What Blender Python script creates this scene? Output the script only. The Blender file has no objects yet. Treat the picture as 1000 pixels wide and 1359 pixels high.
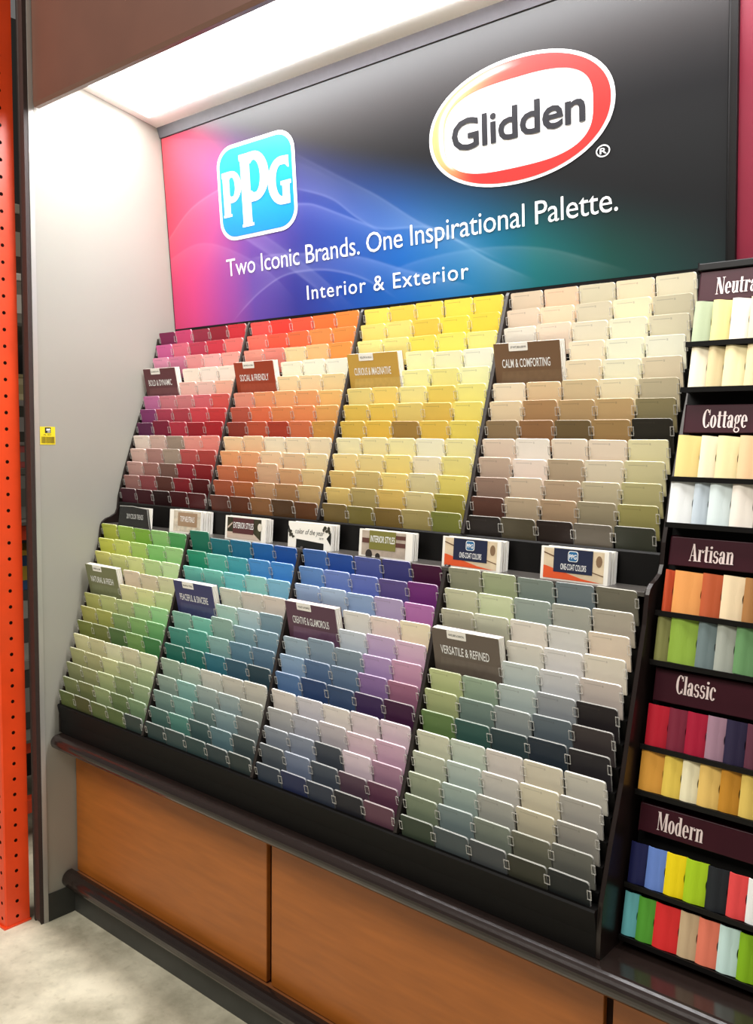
import bpy, math, random
from mathutils import Vector, Matrix
random.seed(7)
scene = bpy.context.scene
col = scene.collection

# ------------------------------------------------------------------ camera
CAM = Vector((2.6104, -1.404, 1.5862)); YAW, PITCH, ROLL, FPX = .7076, -.0818, .0117, 1173.87
def cam_axes():
    cy, sy, cp, sp = math.cos(YAW), math.sin(YAW), math.cos(PITCH), math.sin(PITCH)
    f = Vector((-sy*cp, cy*cp, sp)); r = Vector((cy, sy, 0)); u = r.cross(f)
    cr, sr = math.cos(ROLL), math.sin(ROLL)
    return f, r*cr+u*sr, u*cr-r*sr
cf, cr_, cu = cam_axes()
cd = bpy.data.cameras.new('camera'); cam = bpy.data.objects.new('camera', cd); col.objects.link(cam)
m = Matrix((cr_, cu, -cf)).transposed().to_4x4(); m.translation = CAM; cam.matrix_world = m
cd.sensor_fit = 'VERTICAL'; cd.sensor_height = 24; cd.lens = FPX*24/1359; cd.clip_start = .05
scene.camera = cam

# ------------------------------------------------------------------ world, store lights, exposure
w = bpy.data.worlds.new('store_ambience'); scene.world = w; w.use_nodes = True
w.node_tree.nodes['Background'].inputs[0].default_value = (1.0, .97, .92, 1)
w.node_tree.nodes['Background'].inputs[1].default_value = .15
def area(name, loc, target, sx, sy, power, colr):
    l = bpy.data.lights.new(name, 'AREA'); l.shape = 'RECTANGLE'; l.size = sx; l.size_y = sy; l.energy = power; l.color = colr
    o = bpy.data.objects.new(name, l); col.objects.link(o); o.location = loc
    o.rotation_euler = (Vector(target)-Vector(loc)).to_track_quat('-Z', 'Y').to_euler(); return o
area('store_ceiling_light', (.7, -3.3, 5.0), (1.0, .2, 1.0), 4.5, 1.6, 250, (1, .96, .89))
CANOPY = 17.0
vs = scene.view_settings
vs.view_transform = 'Standard'; vs.look = 'None'; vs.gamma = 1; vs.use_curve_mapping = False; vs.exposure = 0.0

# ------------------------------------------------------------------ helpers
def lin(c): return c/12.92 if c <= .04045 else ((c+.055)/1.055)**2.4
def hx(h, k=1.0):
    return tuple(lin(int(h[i:i+2], 16)/255)*k for i in (0, 2, 4))+(1,)
MATS = {}
def mat(name, c, rough=.5, spec=.5, noise=0, nscale=40, bump=0, metal=0, stretch=(1, 1, 1), coat=0, emit=0, alpha=1):
    if name in MATS: return MATS[name]
    if isinstance(c, str): c = hx(c)
    M = bpy.data.materials.new(name); M.use_nodes = True; nt = M.node_tree; b = nt.nodes['Principled BSDF']
    b.inputs['Base Color'].default_value = c; b.inputs['Roughness'].default_value = rough
    b.inputs['Specular IOR Level'].default_value = spec; b.inputs['Metallic'].default_value = metal
    b.inputs['Coat Weight'].default_value = coat; b.inputs['Alpha'].default_value = alpha
    if emit: b.inputs['Emission Color'].default_value = c; b.inputs['Emission Strength'].default_value = emit
    if noise or bump:
        tc = nt.nodes.new('ShaderNodeTexCoord'); mp = nt.nodes.new('ShaderNodeMapping'); mp.inputs['Scale'].default_value = stretch
        n = nt.nodes.new('ShaderNodeTexNoise'); n.inputs['Scale'].default_value = nscale; n.inputs['Detail'].default_value = 5
        nt.links.new(tc.outputs['Object'], mp.inputs[0]); nt.links.new(mp.outputs[0], n.inputs['Vector'])
        if noise:
            r = nt.nodes.new('ShaderNodeValToRGB')
            r.color_ramp.elements[0].position = .3; r.color_ramp.elements[1].position = .7
            r.color_ramp.elements[0].color = tuple(x*(1-noise) for x in c[:3])+(1,)
            r.color_ramp.elements[1].color = tuple(min(1, x*(1+noise*.6)) for x in c[:3])+(1,)
            nt.links.new(n.outputs[0], r.inputs[0]); nt.links.new(r.outputs[0], b.inputs['Base Color'])
        if bump:
            bp = nt.nodes.new('ShaderNodeBump'); bp.inputs['Strength'].default_value = bump; bp.inputs['Distance'].default_value = .002
            nt.links.new(n.outputs[0], bp.inputs['Height']); nt.links.new(bp.outputs[0], b.inputs['Normal'])
    MATS[name] = M; return M
def vcol_mat(name, attr='col', rough=.5, spec=.5, coat=0):
    if name in MATS: return MATS[name]
    M = bpy.data.materials.new(name); M.use_nodes = True; nt = M.node_tree; b = nt.nodes['Principled BSDF']
    a = nt.nodes.new('ShaderNodeAttribute'); a.attribute_name = attr
    nt.links.new(a.outputs['Color'], b.inputs['Base Color']); b.inputs['Roughness'].default_value = rough
    b.inputs['Specular IOR Level'].default_value = spec; b.inputs['Coat Weight'].default_value = coat
    MATS[name] = M; return M
def card_mat(name, stuff, edge):
    """printed card: colour of the object (or of the vertex), faint printed name line near the top; paler cut edge"""
    M = bpy.data.materials.new(name); M.use_nodes = True; nt = M.node_tree; b = nt.nodes['Principled BSDF']
    if stuff:
        a = nt.nodes.new('ShaderNodeAttribute'); a.attribute_name = 'col'; src = a.outputs['Color']
    else:
        a = nt.nodes.new('ShaderNodeObjectInfo'); src = a.outputs['Color']
    mx = nt.nodes.new('ShaderNodeMix'); mx.data_type = 'RGBA'
    nt.links.new(src, mx.inputs[6])
    if edge:
        mx.inputs[0].default_value = .3; mx.inputs[7].default_value = (.9, .88, .8, 1)
    else:
        uv = nt.nodes.new('ShaderNodeUVMap'); uv.uv_map = 'UVMap'
        sp = nt.nodes.new('ShaderNodeSeparateXYZ'); nt.links.new(uv.outputs[0], sp.inputs[0])
        def band(sock, lo, hi):
            g = nt.nodes.new('ShaderNodeMath'); g.operation = 'GREATER_THAN'; g.inputs[1].default_value = lo; nt.links.new(sock, g.inputs[0])
            l = nt.nodes.new('ShaderNodeMath'); l.operation = 'LESS_THAN'; l.inputs[1].default_value = hi; nt.links.new(sock, l.inputs[0])
            k = nt.nodes.new('ShaderNodeMath'); k.operation = 'MULTIPLY'; nt.links.new(g.outputs[0], k.inputs[0]); nt.links.new(l.outputs[0], k.inputs[1])
            return k.outputs[0]
        def mul(p, q):
            k = nt.nodes.new('ShaderNodeMath'); k.operation = 'MULTIPLY'; nt.links.new(p, k.inputs[0])
            if isinstance(q, float): k.inputs[1].default_value = q
            else: nt.links.new(q, k.inputs[1])
            return k.outputs[0]
        line = mul(band(sp.outputs[0], .10, .52), band(sp.outputs[1], .895, .915))
        dot = mul(band(sp.outputs[0], .535, .575), band(sp.outputs[1], .875, .925))
        ad = nt.nodes.new('ShaderNodeMath'); ad.operation = 'ADD'; nt.links.new(line, ad.inputs[0]); nt.links.new(dot, ad.inputs[1])
        nt.links.new(mul(ad.outputs[0], .28), mx.inputs[0]); mx.inputs[7].default_value = (.06, .05, .04, 1)
    nt.links.new(mx.outputs[2], b.inputs['Base Color']); b.inputs['Roughness'].default_value = .5 if not edge else .8
    b.inputs['Specular IOR Level'].default_value = .22
    return M

class MB:
    def __init__(s): s.v = []; s.f = []; s.m = []
    def add(s, vs_, fs, m=0):
        b = len(s.v); s.v += [tuple(q) for q in vs_]; s.f += [tuple(i+b for i in f) for f in fs]; s.m += [m]*len(fs); return s
    def box(s, x0, x1, y0, y1, z0, z1, m=0):
        return s.add([(x, y, z) for x in (x0, x1) for y in (y0, y1) for z in (z0, z1)],
                     [(0, 1, 3, 2), (4, 6, 7, 5), (0, 4, 5, 1), (2, 3, 7, 6), (0, 2, 6, 4), (1, 5, 7, 3)], m)
    def prism(s, prof, x0, x1, m=0):            # profile (y,z), extruded along x
        n = len(prof); A = [(x0, y, z) for y, z in prof]+[(x1, y, z) for y, z in prof]
        ar = sum(prof[i][0]*prof[(i+1) % n][1]-prof[(i+1) % n][0]*prof[i][1] for i in range(n))
        F = [(i, (i+1) % n, n+(i+1) % n, n+i) for i in range(n)]
        F += [tuple(range(n))[::-1], tuple(range(n, 2*n))]
        if ar < 0: F = [f[::-1] for f in F]
        F = [f[::-1] if k < n else f for k, f in enumerate(F)]
        return s.add(A, F, m)
    def plate(s, pts, t, m=0, me=None):         # outline (x,z) counter-clockwise, front at y=0, thickness t backwards
        n = len(pts); A = [(x, 0, z) for x, z in pts]+[(x, t, z) for x, z in pts]
        s.add(A, [tuple(range(n))], m)
        s.add(A, [tuple(range(n, 2*n))[::-1]]+[(i, n+i, n+(i+1) % n, (i+1) % n) for i in range(n)], m if me is None else me)
        return s
    def build(s, name, mats, parent=None, loc=(0, 0, 0), rot=None, smooth=False, bevel=0, seg=2):
        me = bpy.data.meshes.new(name); me.from_pydata(s.v, [], s.f)
        if not isinstance(mats, (list, tuple)): mats = [mats]
        for q in mats: me.materials.append(q)
        me.polygons.foreach_set('material_index', s.m)
        if smooth: me.polygons.foreach_set('use_smooth', [True]*len(s.f))
        me.update()
        return link(name, me, parent, loc, rot, bevel, seg)
def link(name, me, parent=None, loc=(0, 0, 0), rot=None, bevel=0, seg=2):
    o = bpy.data.objects.new(name, me); col.objects.link(o); o.parent = parent; o.location = loc
    if rot: o.rotation_euler = rot
    if bevel:
        b = o.modifiers.new('bevel', 'BEVEL'); b.width = bevel; b.segments = seg; b.limit_method = 'ANGLE'; b.angle_limit = .6
    return o
def empty(name, loc=(0, 0, 0), rot=None):
    o = bpy.data.objects.new(name, None); col.objects.link(o); o.location = loc; o.empty_display_size = .05
    if rot: o.rotation_euler = rot
    return o
def tag(o, label, cat, group=None):
    o['label'] = label; o['category'] = cat
    if group: o['group'] = group
    return o
def struct(o): o['kind'] = 'structure'; return o

# flat print: 2-D polygons laid on a plane
class Print:
    def __init__(s): s.v = []; s.f = []; s.h = []; s.lv = 0
    def poly(s, pts):
        b = len(s.v); s.v += list(pts); s.f.append(tuple(range(b, b+len(pts)))); s.h += [s.lv*2.5e-5]*len(pts); s.lv += 1; return s
    def rect(s, x0, y0, x1, y1): return s.poly([(x0, y0), (x1, y0), (x1, y1), (x0, y1)])
    def ring(s, cx, cy, rx, ry, ix, iy, a0=0, a1=360, n=28):
        P = []
        for i in range(n+1):
            a = math.radians(a0+(a1-a0)*i/n); c, d = math.cos(a), math.sin(a)
            P.append(((cx+rx*c, cy+ry*d), (cx+ix*c, cy+iy*d)))
        lv = s.lv
        for i in range(n): s.lv = lv; s.poly([P[i][0], P[i+1][0], P[i+1][1], P[i][1]])
        return s
    def disc(s, cx, cy, rx, ry=None, n=20, p=2.0):
        ry = rx if ry is None else ry
        return s.poly(superell(cx, cy, rx, ry, p, n))
    def rrect(s, x0, y0, x1, y1, rx, ry, n=8): return s.poly(rrect(x0, y0, x1, y1, rx, ry, n))
    def merge(s, o, dx=0, dy=0, sx=1, sy=1):
        b = len(s.v); s.v += [(x*sx+dx, y*sy+dy) for x, y in o.v]; s.f += [tuple(i+b for i in f) for f in o.f]; s.h += [q+s.lv*2.5e-5 for q in o.h]; s.lv += o.lv; return s
    def put(s, name, O, ex, ey, material, parent=None, off=.001, loc=(0, 0, 0)):
        O, ex, ey = Vector(O), Vector(ex), Vector(ey); n = ex.cross(ey).normalized()
        me = bpy.data.meshes.new(name)
        me.from_pydata([O+ex*x+ey*y+n*(off+h) for (x, y), h in zip(s.v, s.h)], [], s.f); me.materials.append(material); me.update()
        return link(name, me, parent, loc)
def superell(cx, cy, rx, ry, p=2.0, n=48):
    out = []
    for i in range(n):
        a = 2*math.pi*i/n; c, d = math.cos(a), math.sin(a)
        out.append((cx+rx*math.copysign(abs(c)**(2/p), c), cy+ry*math.copysign(abs(d)**(2/p), d)))
    return out
def rrect(x0, y0, x1, y1, rx, ry, n=8):
    out = []
    for cx, cy, a0 in ((x1-rx, y0+ry, -90), (x1-rx, y1-ry, 0), (x0+rx, y1-ry, 90), (x0+rx, y0+ry, 180)):
        for i in range(n+1):
            a = math.radians(a0+90*i/n); out.append((cx+rx*math.cos(a), cy+ry*math.sin(a)))
    return out
_cap = {}
def text(body, x0, y0, width, cap, offset=0, shear=0, space=1.0):
    """lettering fitted to a width and a capital height, as flat polygons"""
    def raw(b):
        c = bpy.data.curves.new('lettering', 'FONT'); c.body = b; c.size = 1; c.offset = offset; c.shear = shear
        c.space_character = space; c.resolution_u = 3; c.fill_mode = 'FRONT'
        o = bpy.data.objects.new('lettering', c); col.objects.link(o)
        dg = bpy.context.evaluated_depsgraph_get(); me = o.evaluated_get(dg).to_mesh()
        V = [(q.co.x, q.co.y) for q in me.vertices]; F = [tuple(f.vertices) for f in me.polygons]
        o.evaluated_get(dg).to_mesh_clear(); bpy.data.objects.remove(o); bpy.data.curves.remove(c)
        return V, F
    key = (offset, shear)
    if key not in _cap:
        V, _ = raw('H'); _cap[key] = (min(y for x, y in V), max(y for x, y in V))
    V, F = raw(body); lo, hi = _cap[key]
    xa, xb = min(x for x, y in V), max(x for x, y in V)
    p = Print(); p.v = [(x0+(x-xa)*width/(xb-xa), y0+(y-lo)*cap/(hi-lo)) for x, y in V]; p.f = F; p.h = [0]*len(p.v); p.lv = 1
    return p
def words(p, n):
    """cut a line of lettering into its n words at the widest gaps"""
    iv = sorted((min(p.v[i][0] for i in f), max(p.v[i][0] for i in f)) for f in p.f)
    gaps = []; hi = iv[0][1]
    for a, b in iv[1:]:
        if a > hi: gaps.append((a-hi, (a+hi)/2))
        hi = max(hi, b)
    cuts = sorted(g[1] for g in sorted(gaps, reverse=True)[:n-1])
    out = [Print() for _ in range(n)]; maps = [{} for _ in range(n)]
    for f in p.f:
        k = sum(1 for c in cuts if p.v[f[0]][0] > c); q, mp = out[k], maps[k]; nf = []
        for i in f:
            if i not in mp: mp[i] = len(q.v); q.v.append(p.v[i]); q.h.append(0)
            nf.append(mp[i])
        q.f.append(tuple(nf))
    return out
# a narrow high-contrast serif alphabet for the shelf titles
def didone(body):
    S, H = .13, .035
    def g(ch):
        p = Print()
        if ch == 'o': p.ring(.18, .34, .18, .36, .05, .31); return p, .39
        if ch == 'c': p.ring(.18, .34, .18, .36, .05, .31, 40, 320).disc(.28, .53, .06); return p, .36
        if ch == 'e': p.ring(.18, .34, .18, .36, .05, .31, 0, 318).rect(.06, .33, .34, .37); return p, .385
        if ch == 'a': p.rect(.2, 0, .32, .52).ring(.17, .5, .15, .2, .03, .16, 0, 165).disc(.07, .5, .06).ring(.13, .19, .13, .21, .03, .16).rect(.3, 0, .37, H); return p, .39
        if ch == 'd': p.ring(.17, .34, .17, .36, .05, .31).rect(.22, 0, .35, 1).rect(.14, .97, .25, 1).rect(.33, 0, .4, H); return p, .42
        if ch in 'nu':
            if ch == 'n': p.rect(.04, 0, .17, .68).rect(.26, 0, .39, .52).ring(.26, .5, .13, .2, .03, .16, 0, 150).rect(0, 0, .21, H).rect(.23, 0, .43, H).rect(0, .65, .1, .68)
            else: p.rect(.04, .16, .17, .68).rect(.25, 0, .38, .68).ring(.17, .18, .13, .2, .03, .16, 180, 340).rect(0, .65, .1, .68).rect(.2, .65, .3, .68).rect(.34, 0, .43, H)
            return p, .44
        if ch == 'r': p.rect(.04, 0, .17, .68).rect(0, 0, .21, H).rect(0, .65, .1, .68).disc(.28, .58, .065).ring(.27, .5, .12, .2, .1, .17, 90, 170); return p, .35
        if ch == 't': p.rect(.06, .06, .19, .9).rect(0, .64, .28, .68).ring(.18, .1, .12, .11, .0, .07, 180, 330); return p, .3
        if ch in 'il':
            p.rect(.04, 0, .17, .68 if ch == 'i' else 1).rect(0, 0, .21, H).rect(0, .65 if ch == 'i' else .97, .1, .68 if ch == 'i' else 1)
            if ch == 'i': p.disc(.105, .86, .075)
            return p, .23
        if ch == 's': p.ring(.15, .5, .14, .2, .05, .14, 40, 290).ring(.16, .19, .15, .21, .05, .14, -140, 110).disc(.25, .55, .045).disc(.05, .13, .05); return p, .34
        if ch == 'g': p.ring(.16, .45, .15, .24, .04, .2).ring(.17, -.12, .17, .15, .1, .1).rect(.04, .0, .1, .24).disc(.33, .64, .06); return p, .38
        if ch == 'N': p.rect(.06, 0, .1, 1).poly([(.03, 1), (.32, 0), (.47, 0), (.19, 1)]).rect(.42, 0, .46, 1).rect(0, 0, .16, H).rect(.36, .97, .53, 1).rect(0, .97, .15, 1); return p, .55
        if ch == 'C': p.ring(.23, .5, .23, .52, .09, .47, 42, 318).poly([(.36, .7), (.41, .7), (.41, 1), (.38, 1)]).poly([(.36, .3), (.41, .3), (.41, 0.04), (.38, 0.04)]); return p, .45
        if ch == 'A': p.poly([(.18, 1), (.31, 0), (.46, 0), (.28, 1)]).poly([(.045, 0), (.085, 0), (.235, .98), (.195, .98)]).rect(.11, .3, .33, .335).rect(0, 0, .14, H).rect(.26, 0, .51, H); return p, .5
        if ch == 'M': p.rect(.05, 0, .088, 1).poly([(.03, 1), (.27, .03), (.33, .03), (.18, 1)]).poly([(.29, .03), (.33, .03), (.49, 1), (.45, 1)]).rect(.45, 0, .58, 1).rect(0, 0, .15, H).rect(.39, 0, .63, H).rect(.5, .97, .63, 1).rect(0, .97, .15, 1); return p, .65
        return p, .3
    out = Print(); x = 0
    for ch in body:
        p, a = g(ch); out.merge(p, x); x += a
    out.width = x; return out

# ------------------------------------------------------------------ materials
M_dark = mat('dark_laminate', '0e0c0b', .55, .16, .18, 60, .05)
M_darkside = mat('dark_side_laminate', '211815', .3, .4, .12, 25, .03)
M_black = mat('black_plastic', '0c0a09', .45, .25)
M_div = mat('divider_plastic', '2e2825', .34, .45)
M_shelf = mat('shelf_laminate', '4a4642', .3, .6, .35, 220)
M_nose = mat('bullnose_laminate', '261d1a', .16, .6, .12, 60, .06)
M_wood = mat('orange_wood_veneer', 'a65f22', .4, .45, .14, 16, .02, stretch=(.35, 3, 3))
M_gap = mat('shadow_gap_wood', '2a160c', .8, .2)
M_panel = mat('grey_laminate_panel', 'a4a196', .45, .4, .03, 3)
M_panelstrip = mat('panel_edge_strip', 'b8b4ac', .3, .6, metal=.3)
M_trim = mat('brown_edge_trim', '3c302c', .5, .3, .1, 80)
M_base = mat('dark_baseboard', '3c3c38', .5, .4, .1, 30)
M_fascia = mat('brown_fascia_laminate', '6c4638', .4, .5, .12, 4, .01)
M_fasciaedge = mat('brown_fascia_edge', '745648', .35, .5)
M_white = mat('white_paint', 'f2f0ea', .5, .4)
M_strip = mat('header_strip', '6c6c72', .4, .5, .06, 50)
M_paper = mat('white_paper', 'f4f0e6', .7, .3)
M_white_print = mat('white_print', 'f8f8f6', .4, .4)
M_light = mat('canopy_light_diffuser', (.98, .985, 1, 1), .5, .3, emit=CANOPY)

# ------------------------------------------------------------------ floor
def floor_mat():
    M = bpy.data.materials.new('concrete_floor'); M.use_nodes = True; nt = M.node_tree; b = nt.nodes['Principled BSDF']
    tc = nt.nodes.new('ShaderNodeTexCoord')
    n1 = nt.nodes.new('ShaderNodeTexNoise'); n1.inputs['Scale'].default_value = 3.5; n1.inputs['Detail'].default_value = 7; n1.inputs['Roughness'].default_value = .62
    n2 = nt.nodes.new('ShaderNodeTexNoise'); n2.inputs['Scale'].default_value = 38; n2.inputs['Detail'].default_value = 4
    r = nt.nodes.new('ShaderNodeValToRGB'); e = r.color_ramp.elements
    e[0].position = .32; e[0].color = hx('96907a'); e[1].position = .66; e[1].color = hx('e8e1c8')
    r2 = nt.nodes.new('ShaderNodeValToRGB'); r2.color_ramp.elements[0].position = .28; r2.color_ramp.elements[0].color = (.55, .52, .45, 1)
    r2.color_ramp.elements[1].position = .42; r2.color_ramp.elements[1].color = (1, 1, 1, 1)
    mx = nt.nodes.new('ShaderNodeMix'); mx.data_type = 'RGBA'; mx.blend_type = 'MULTIPLY'; mx.inputs[0].default_value = .3
    for n in (n1, n2): nt.links.new(tc.outputs['Object'], n.inputs['Vector'])
    nt.links.new(n1.outputs[0], r.inputs[0]); nt.links.new(n2.outputs[0], r2.inputs[0])
    nt.links.new(r.outputs[0], mx.inputs[6]); nt.links.new(r2.outputs[0], mx.inputs[7]); nt.links.new(mx.outputs[2], b.inputs['Base Color'])
    b.inputs['Roughness'].default_value = .45
    return M
struct(MB().box(-3, 5, -5, 2, -.1, 0).build('floor', floor_mat()))

# ------------------------------------------------------------------ left side panel of the bay (setting)
wl = struct(MB().box(-.033, 0, .002, .6, 0, 3.4).build('wall_left', M_panel))
MB().prism([(.004, 0), (-.004, 0), (-.008, .01), (-.008, 3.39), (-.004, 3.4), (.004, 3.4)], -.036, 0.001).build('edge_trim', M_trim, wl, bevel=.004)
MB().box(0, .0035, .002, .017, 0, 3.4).build('edge_strip', M_panelstrip, wl)
MB().box(0, .004, .017, .125, 0, .093).build('baseboard', M_base, wl, bevel=.001)
wb = struct(MB().box(-.03, 3.2, .575, .62, 0, 3.4).build('wall_back', mat('dark_back_wall', '2a2826', .7)))

# yellow price tag on the panel
t = empty('shelf_tag', (0, .021, 1.558)); tag(t, 'small yellow tag with a barcode stuck on the grey side panel', 'tag')
MB().box(.0002, .0012, 0, .051, 0, .056).build('tag_card', mat('yellow_tag', 'f4dc20', .5), t)
ink = mat('black_print', '1c1814', .6)
pr = Print().rect(.016, .036, .036, .054); pr.put('emblem', (.0012, 0, 0), (0, 1, 0), (0, 0, 1), ink, t, .0004)
Print().poly([(.020, .044), (.032, .044), (.034, .047), (.031, .051), (.026, .049), (.022, .051)]).rect(.024, .039, .034, .041).put('emblem_mark', (.0012, 0, 0), (0, 1, 0), (0, 0, 1), M_white_print, t, .0008)
text('PL 001', .012, .0285, .024, .0045, .01).put('lettering', (.0012, 0, 0), (0, 1, 0), (0, 0, 1), ink, t, .0004)
bc = Print(); x = .004
while x < .046:
    ww = random.choice((.0008, .0012, .0018)); bc.rect(x, .004, x+ww, .025); x += ww+random.choice((.0008, .0014))
bc.put('barcode', (.0012, 0, 0), (0, 1, 0), (0, 0, 1), mat('barcode_print', '6a5408', .6), t, .0004)

# ------------------------------------------------------------------ canopy with light
cn = empty('display_canopy', (0, .015, 2.578)); tag(cn, 'brown laminate canopy with a white lit underside over the display', 'canopy')
L0 = (0, -.015, -2.578)
MB().prism([(.015, 2.59), (.015, 3.4), (.037, 3.4), (.037, 2.59)], .008, 3.2).build('fascia', M_fascia, cn, L0)
MB().prism([(.015, 2.59), (.019, 2.578), (.034, 2.578), (.037, 2.59)], .008, 3.2).build('fascia_edge', M_fasciaedge, cn, L0)
sof = lambda y: 2.638+(.466-y)*.16
MB().prism([(.037, sof(.037)), (.5, sof(.5)), (.5, sof(.5)+.02), (.037, sof(.037)+.02)], .001, 3.2).build('soffit', M_white, cn, L0)
MB().prism([(.045, sof(.045)-.006), (.40, sof(.40)-.006), (.40, sof(.40)-.001), (.045, sof(.045)-.001)], .05, 3.15).build('light_diffuser', M_light, cn, L0)

# ------------------------------------------------------------------ header sign
SA, SB = Vector((0, .5366, 1.9654)), Vector((0, .4821, 2.6036)); SL = (SB-SA).length; SEV = (SB-SA)/SL; SEX = Vector((1, 0, 0)); SN = SEX.cross(SEV)
def mixc(a, b, t): t = max(0, min(1, t)); return tuple(x+(y-x)*t for x, y in zip(a, b))
def sm(a, b, x): t = max(0, min(1, (x-a)/(b-a))); return t*t*(3-2*t)
SX1 = 1.9213
base_stops = [(0, 'd8386c'), (.06, 'd63a80'), (.14, 'a23a94'), (.22, '5c3a9a'), (.32, '2b2f8a'), (.42, '1a459e'), (.54, '0a5cac'), (.66, '066c9c'), (.76, '0a6468'), (.86, '0e4a42'), (1.0, '1c2c2c')]
top_stops = [(0, 'ee4a58'), (.1, 'e05080'), (.2, '8a4aa0'), (.35, '33409a'), (.6, '1a5898'), (1, '16282c')]
def stops(st, u):
    for (a, ca), (b, cb) in zip(st, st[1:]):
        if u <= b: return mixc(hx(ca)[:3], hx(cb)[:3], (u-a)/(b-a))
    return hx(st[-1][1])[:3]
bound = [(0, 1.15), (.08, .98), (.2, .82), (.3, .70), (.45, .54), (.6, .40), (.75, .27), (.9, .13), (1, .05)]
def bnd(u):
    for (a, va), (b, vb) in zip(bound, bound[1:]):
        if u <= b: return va+(vb-va)*(u-a)/(b-a)
    return bound[-1][1]
RIB = [  # printed light ribbons: curve points (u, v), line strength, fill strength, fill depth (negative: fills upward)
 ([(.30, .79), (.337, .731), (.427, .582), (.499, .464), (.573, .323), (.624, .25), (.69, .126), (.769, .012)], .5, .30, .17),
 ([(.30, .60), (.343, .57), (.409, .496), (.456, .397), (.497, .331), (.555, .309), (.587, .295), (.64, .22), (.72, .1)], .55, .22, -.16),
 ([(.28, .53), (.341, .506), (.369, .489), (.425, .42), (.486, .339), (.54, .25)], .55, .20, .12),
 ([(-.01, .46), (.065, .601), (.149, .667), (.22, .69), (.30, .66), (.36, .60)], .45, .20, .22),
 ([(-.01, .365), (.079, .423), (.159, .373), (.26, .22), (.33, .04)], .2, .16, .15),
 ([(.15, -.02), (.197, .073), (.239, .139), (.291, .192), (.345, .201), (.402, .183), (.47, .12), (.54, .0)], .55, .12, -.1),
 ([(.20, .30), (.27, .30), (.335, .281), (.41, .254), (.474, .208), (.542, .139), (.617, .072), (.677, .02)], .4, .30, .09),
 ([(.15, .50), (.208, .398), (.328, .187), (.394, .045), (.42, -.03)], .2, .34, -.08),
 ([(.19, .52), (.248, .411), (.37, .176), (.438, .017), (.46, -.03)], .2, .22, .07),
 ([(.50, .13), (.577, .167), (.679, .175), (.77, .14), (.853, .056), (.9, 0)], .22, .16, .10),
 ([(-.01, 1.0), (.037, .979), (.176, .877), (.337, .698), (.45, .52)], .14, .16, .2)]
def catmull(P, u):
    for k in range(len(P)-1):
        if P[k][0] <= u <= P[k+1][0]:
            p1, p2 = P[k], P[k+1]; p0 = P[k-1] if k else p1; p3 = P[k+2] if k+2 < len(P) else p2
            h = p2[0]-p1[0]; t_ = (u-p1[0])/h
            m1 = (p2[1]-p0[1])/max(1e-6, p2[0]-p0[0])*h; m2 = (p3[1]-p1[1])/max(1e-6, p3[0]-p1[0])*h
            return (2*t_**3-3*t_**2+1)*p1[1]+(t_**3-2*t_**2+t_)*m1+(-2*t_**3+3*t_**2)*p2[1]+(t_**3-t_**2)*m2
    return None
_rc = {}
def ribs_at(u):
    if u not in _rc:
        L_ = []
        for P, ln, fl, dp in RIB:
            v0 = catmull(P, u)
            if v0 is not None:
                fade = sm(P[0][0], P[0][0]+.06, u)*(1-sm(P[-1][0]-.08, P[-1][0], u)) if P[0][0] > 0 else 1-sm(P[-1][0]-.08, P[-1][0], u)
                L_.append((v0, ln*fade, fl*fade, dp))
        _rc[u] = L_
    return _rc[u]
SIGN_INK = .82
dark = hx('0a0b0d')[:3]
def sign_col(u, v):
    c = mixc(stops(base_stops, u), stops(top_stops, u), sm(.1, .8, v))
    e = 0
    for v0, ln, fl, dp in ribs_at(u):
        d = v0-v
        e += .50*ln*math.exp(-(d/.0045)**2)
        dd = d if dp > 0 else -d
        if dd > 0: e += .62*fl*math.exp(-dd/abs(dp)*2)*sm(0, .006, dd)
    c = tuple(x+e*(.30+.9*x)*(1-x) for x in c)
    c = tuple(x*SIGN_INK for x in c)
    bv = bnd(u)
    return mixc(c, dark, sm(bv-.2, bv+.18, v))
sg = empty('header_sign', (0, .54, 1.96)); tag(sg, 'large colourful header sign with two paint brand logos above the rack', 'sign')
SO = Vector(sg.location)
def sgp(x, v, off=0): return SA+SEX*x+SEV*v-SO+SN*off
NU, NV = 760, 260
me = bpy.data.meshes.new('sign_face')
X0, X1 = .006, SX1
me.from_pydata([sgp(X0+(X1-X0)*i/NU, SL*j/NV) for j in range(NV+1) for i in range(NU+1)], [],
               [(j*(NU+1)+i, j*(NU+1)+i+1, (j+1)*(NU+1)+i+1, (j+1)*(NU+1)+i) for j in range(NV) for i in range(NU)])
ca = me.color_attributes.new('col', 'FLOAT_COLOR', 'POINT')
cc = []
for j in range(NV+1):
    for i in range(NU+1): cc += list(sign_col(i/NU, j/NV))+[1]
ca.data.foreach_set('color', cc); me.materials.append(vcol_mat('sign_print', rough=.33, spec=.55)); me.update()
link('sign_face', me, sg)
b_ = MB()
for (x0, x1, v0, v1, o0, o1) in ((X0-.004, X1+.004, -.012, SL+.004, -.014, -.0005),):
    q = [sgp(x, v, o) for x in (x0, x1) for v in (v0, v1) for o in (o0, o1)]
    b_.add(q, [(0, 1, 3, 2), (4, 6, 7, 5), (0, 4, 5, 1), (2, 3, 7, 6), (0, 2, 6, 4), (1, 5, 7, 3)])
b_.build('backing_board', M_black, sg)
def on_sign(p, name, m, off, parent=sg): return p.put(name, SA-SO, SEX, SEV, m, parent, off)
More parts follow.
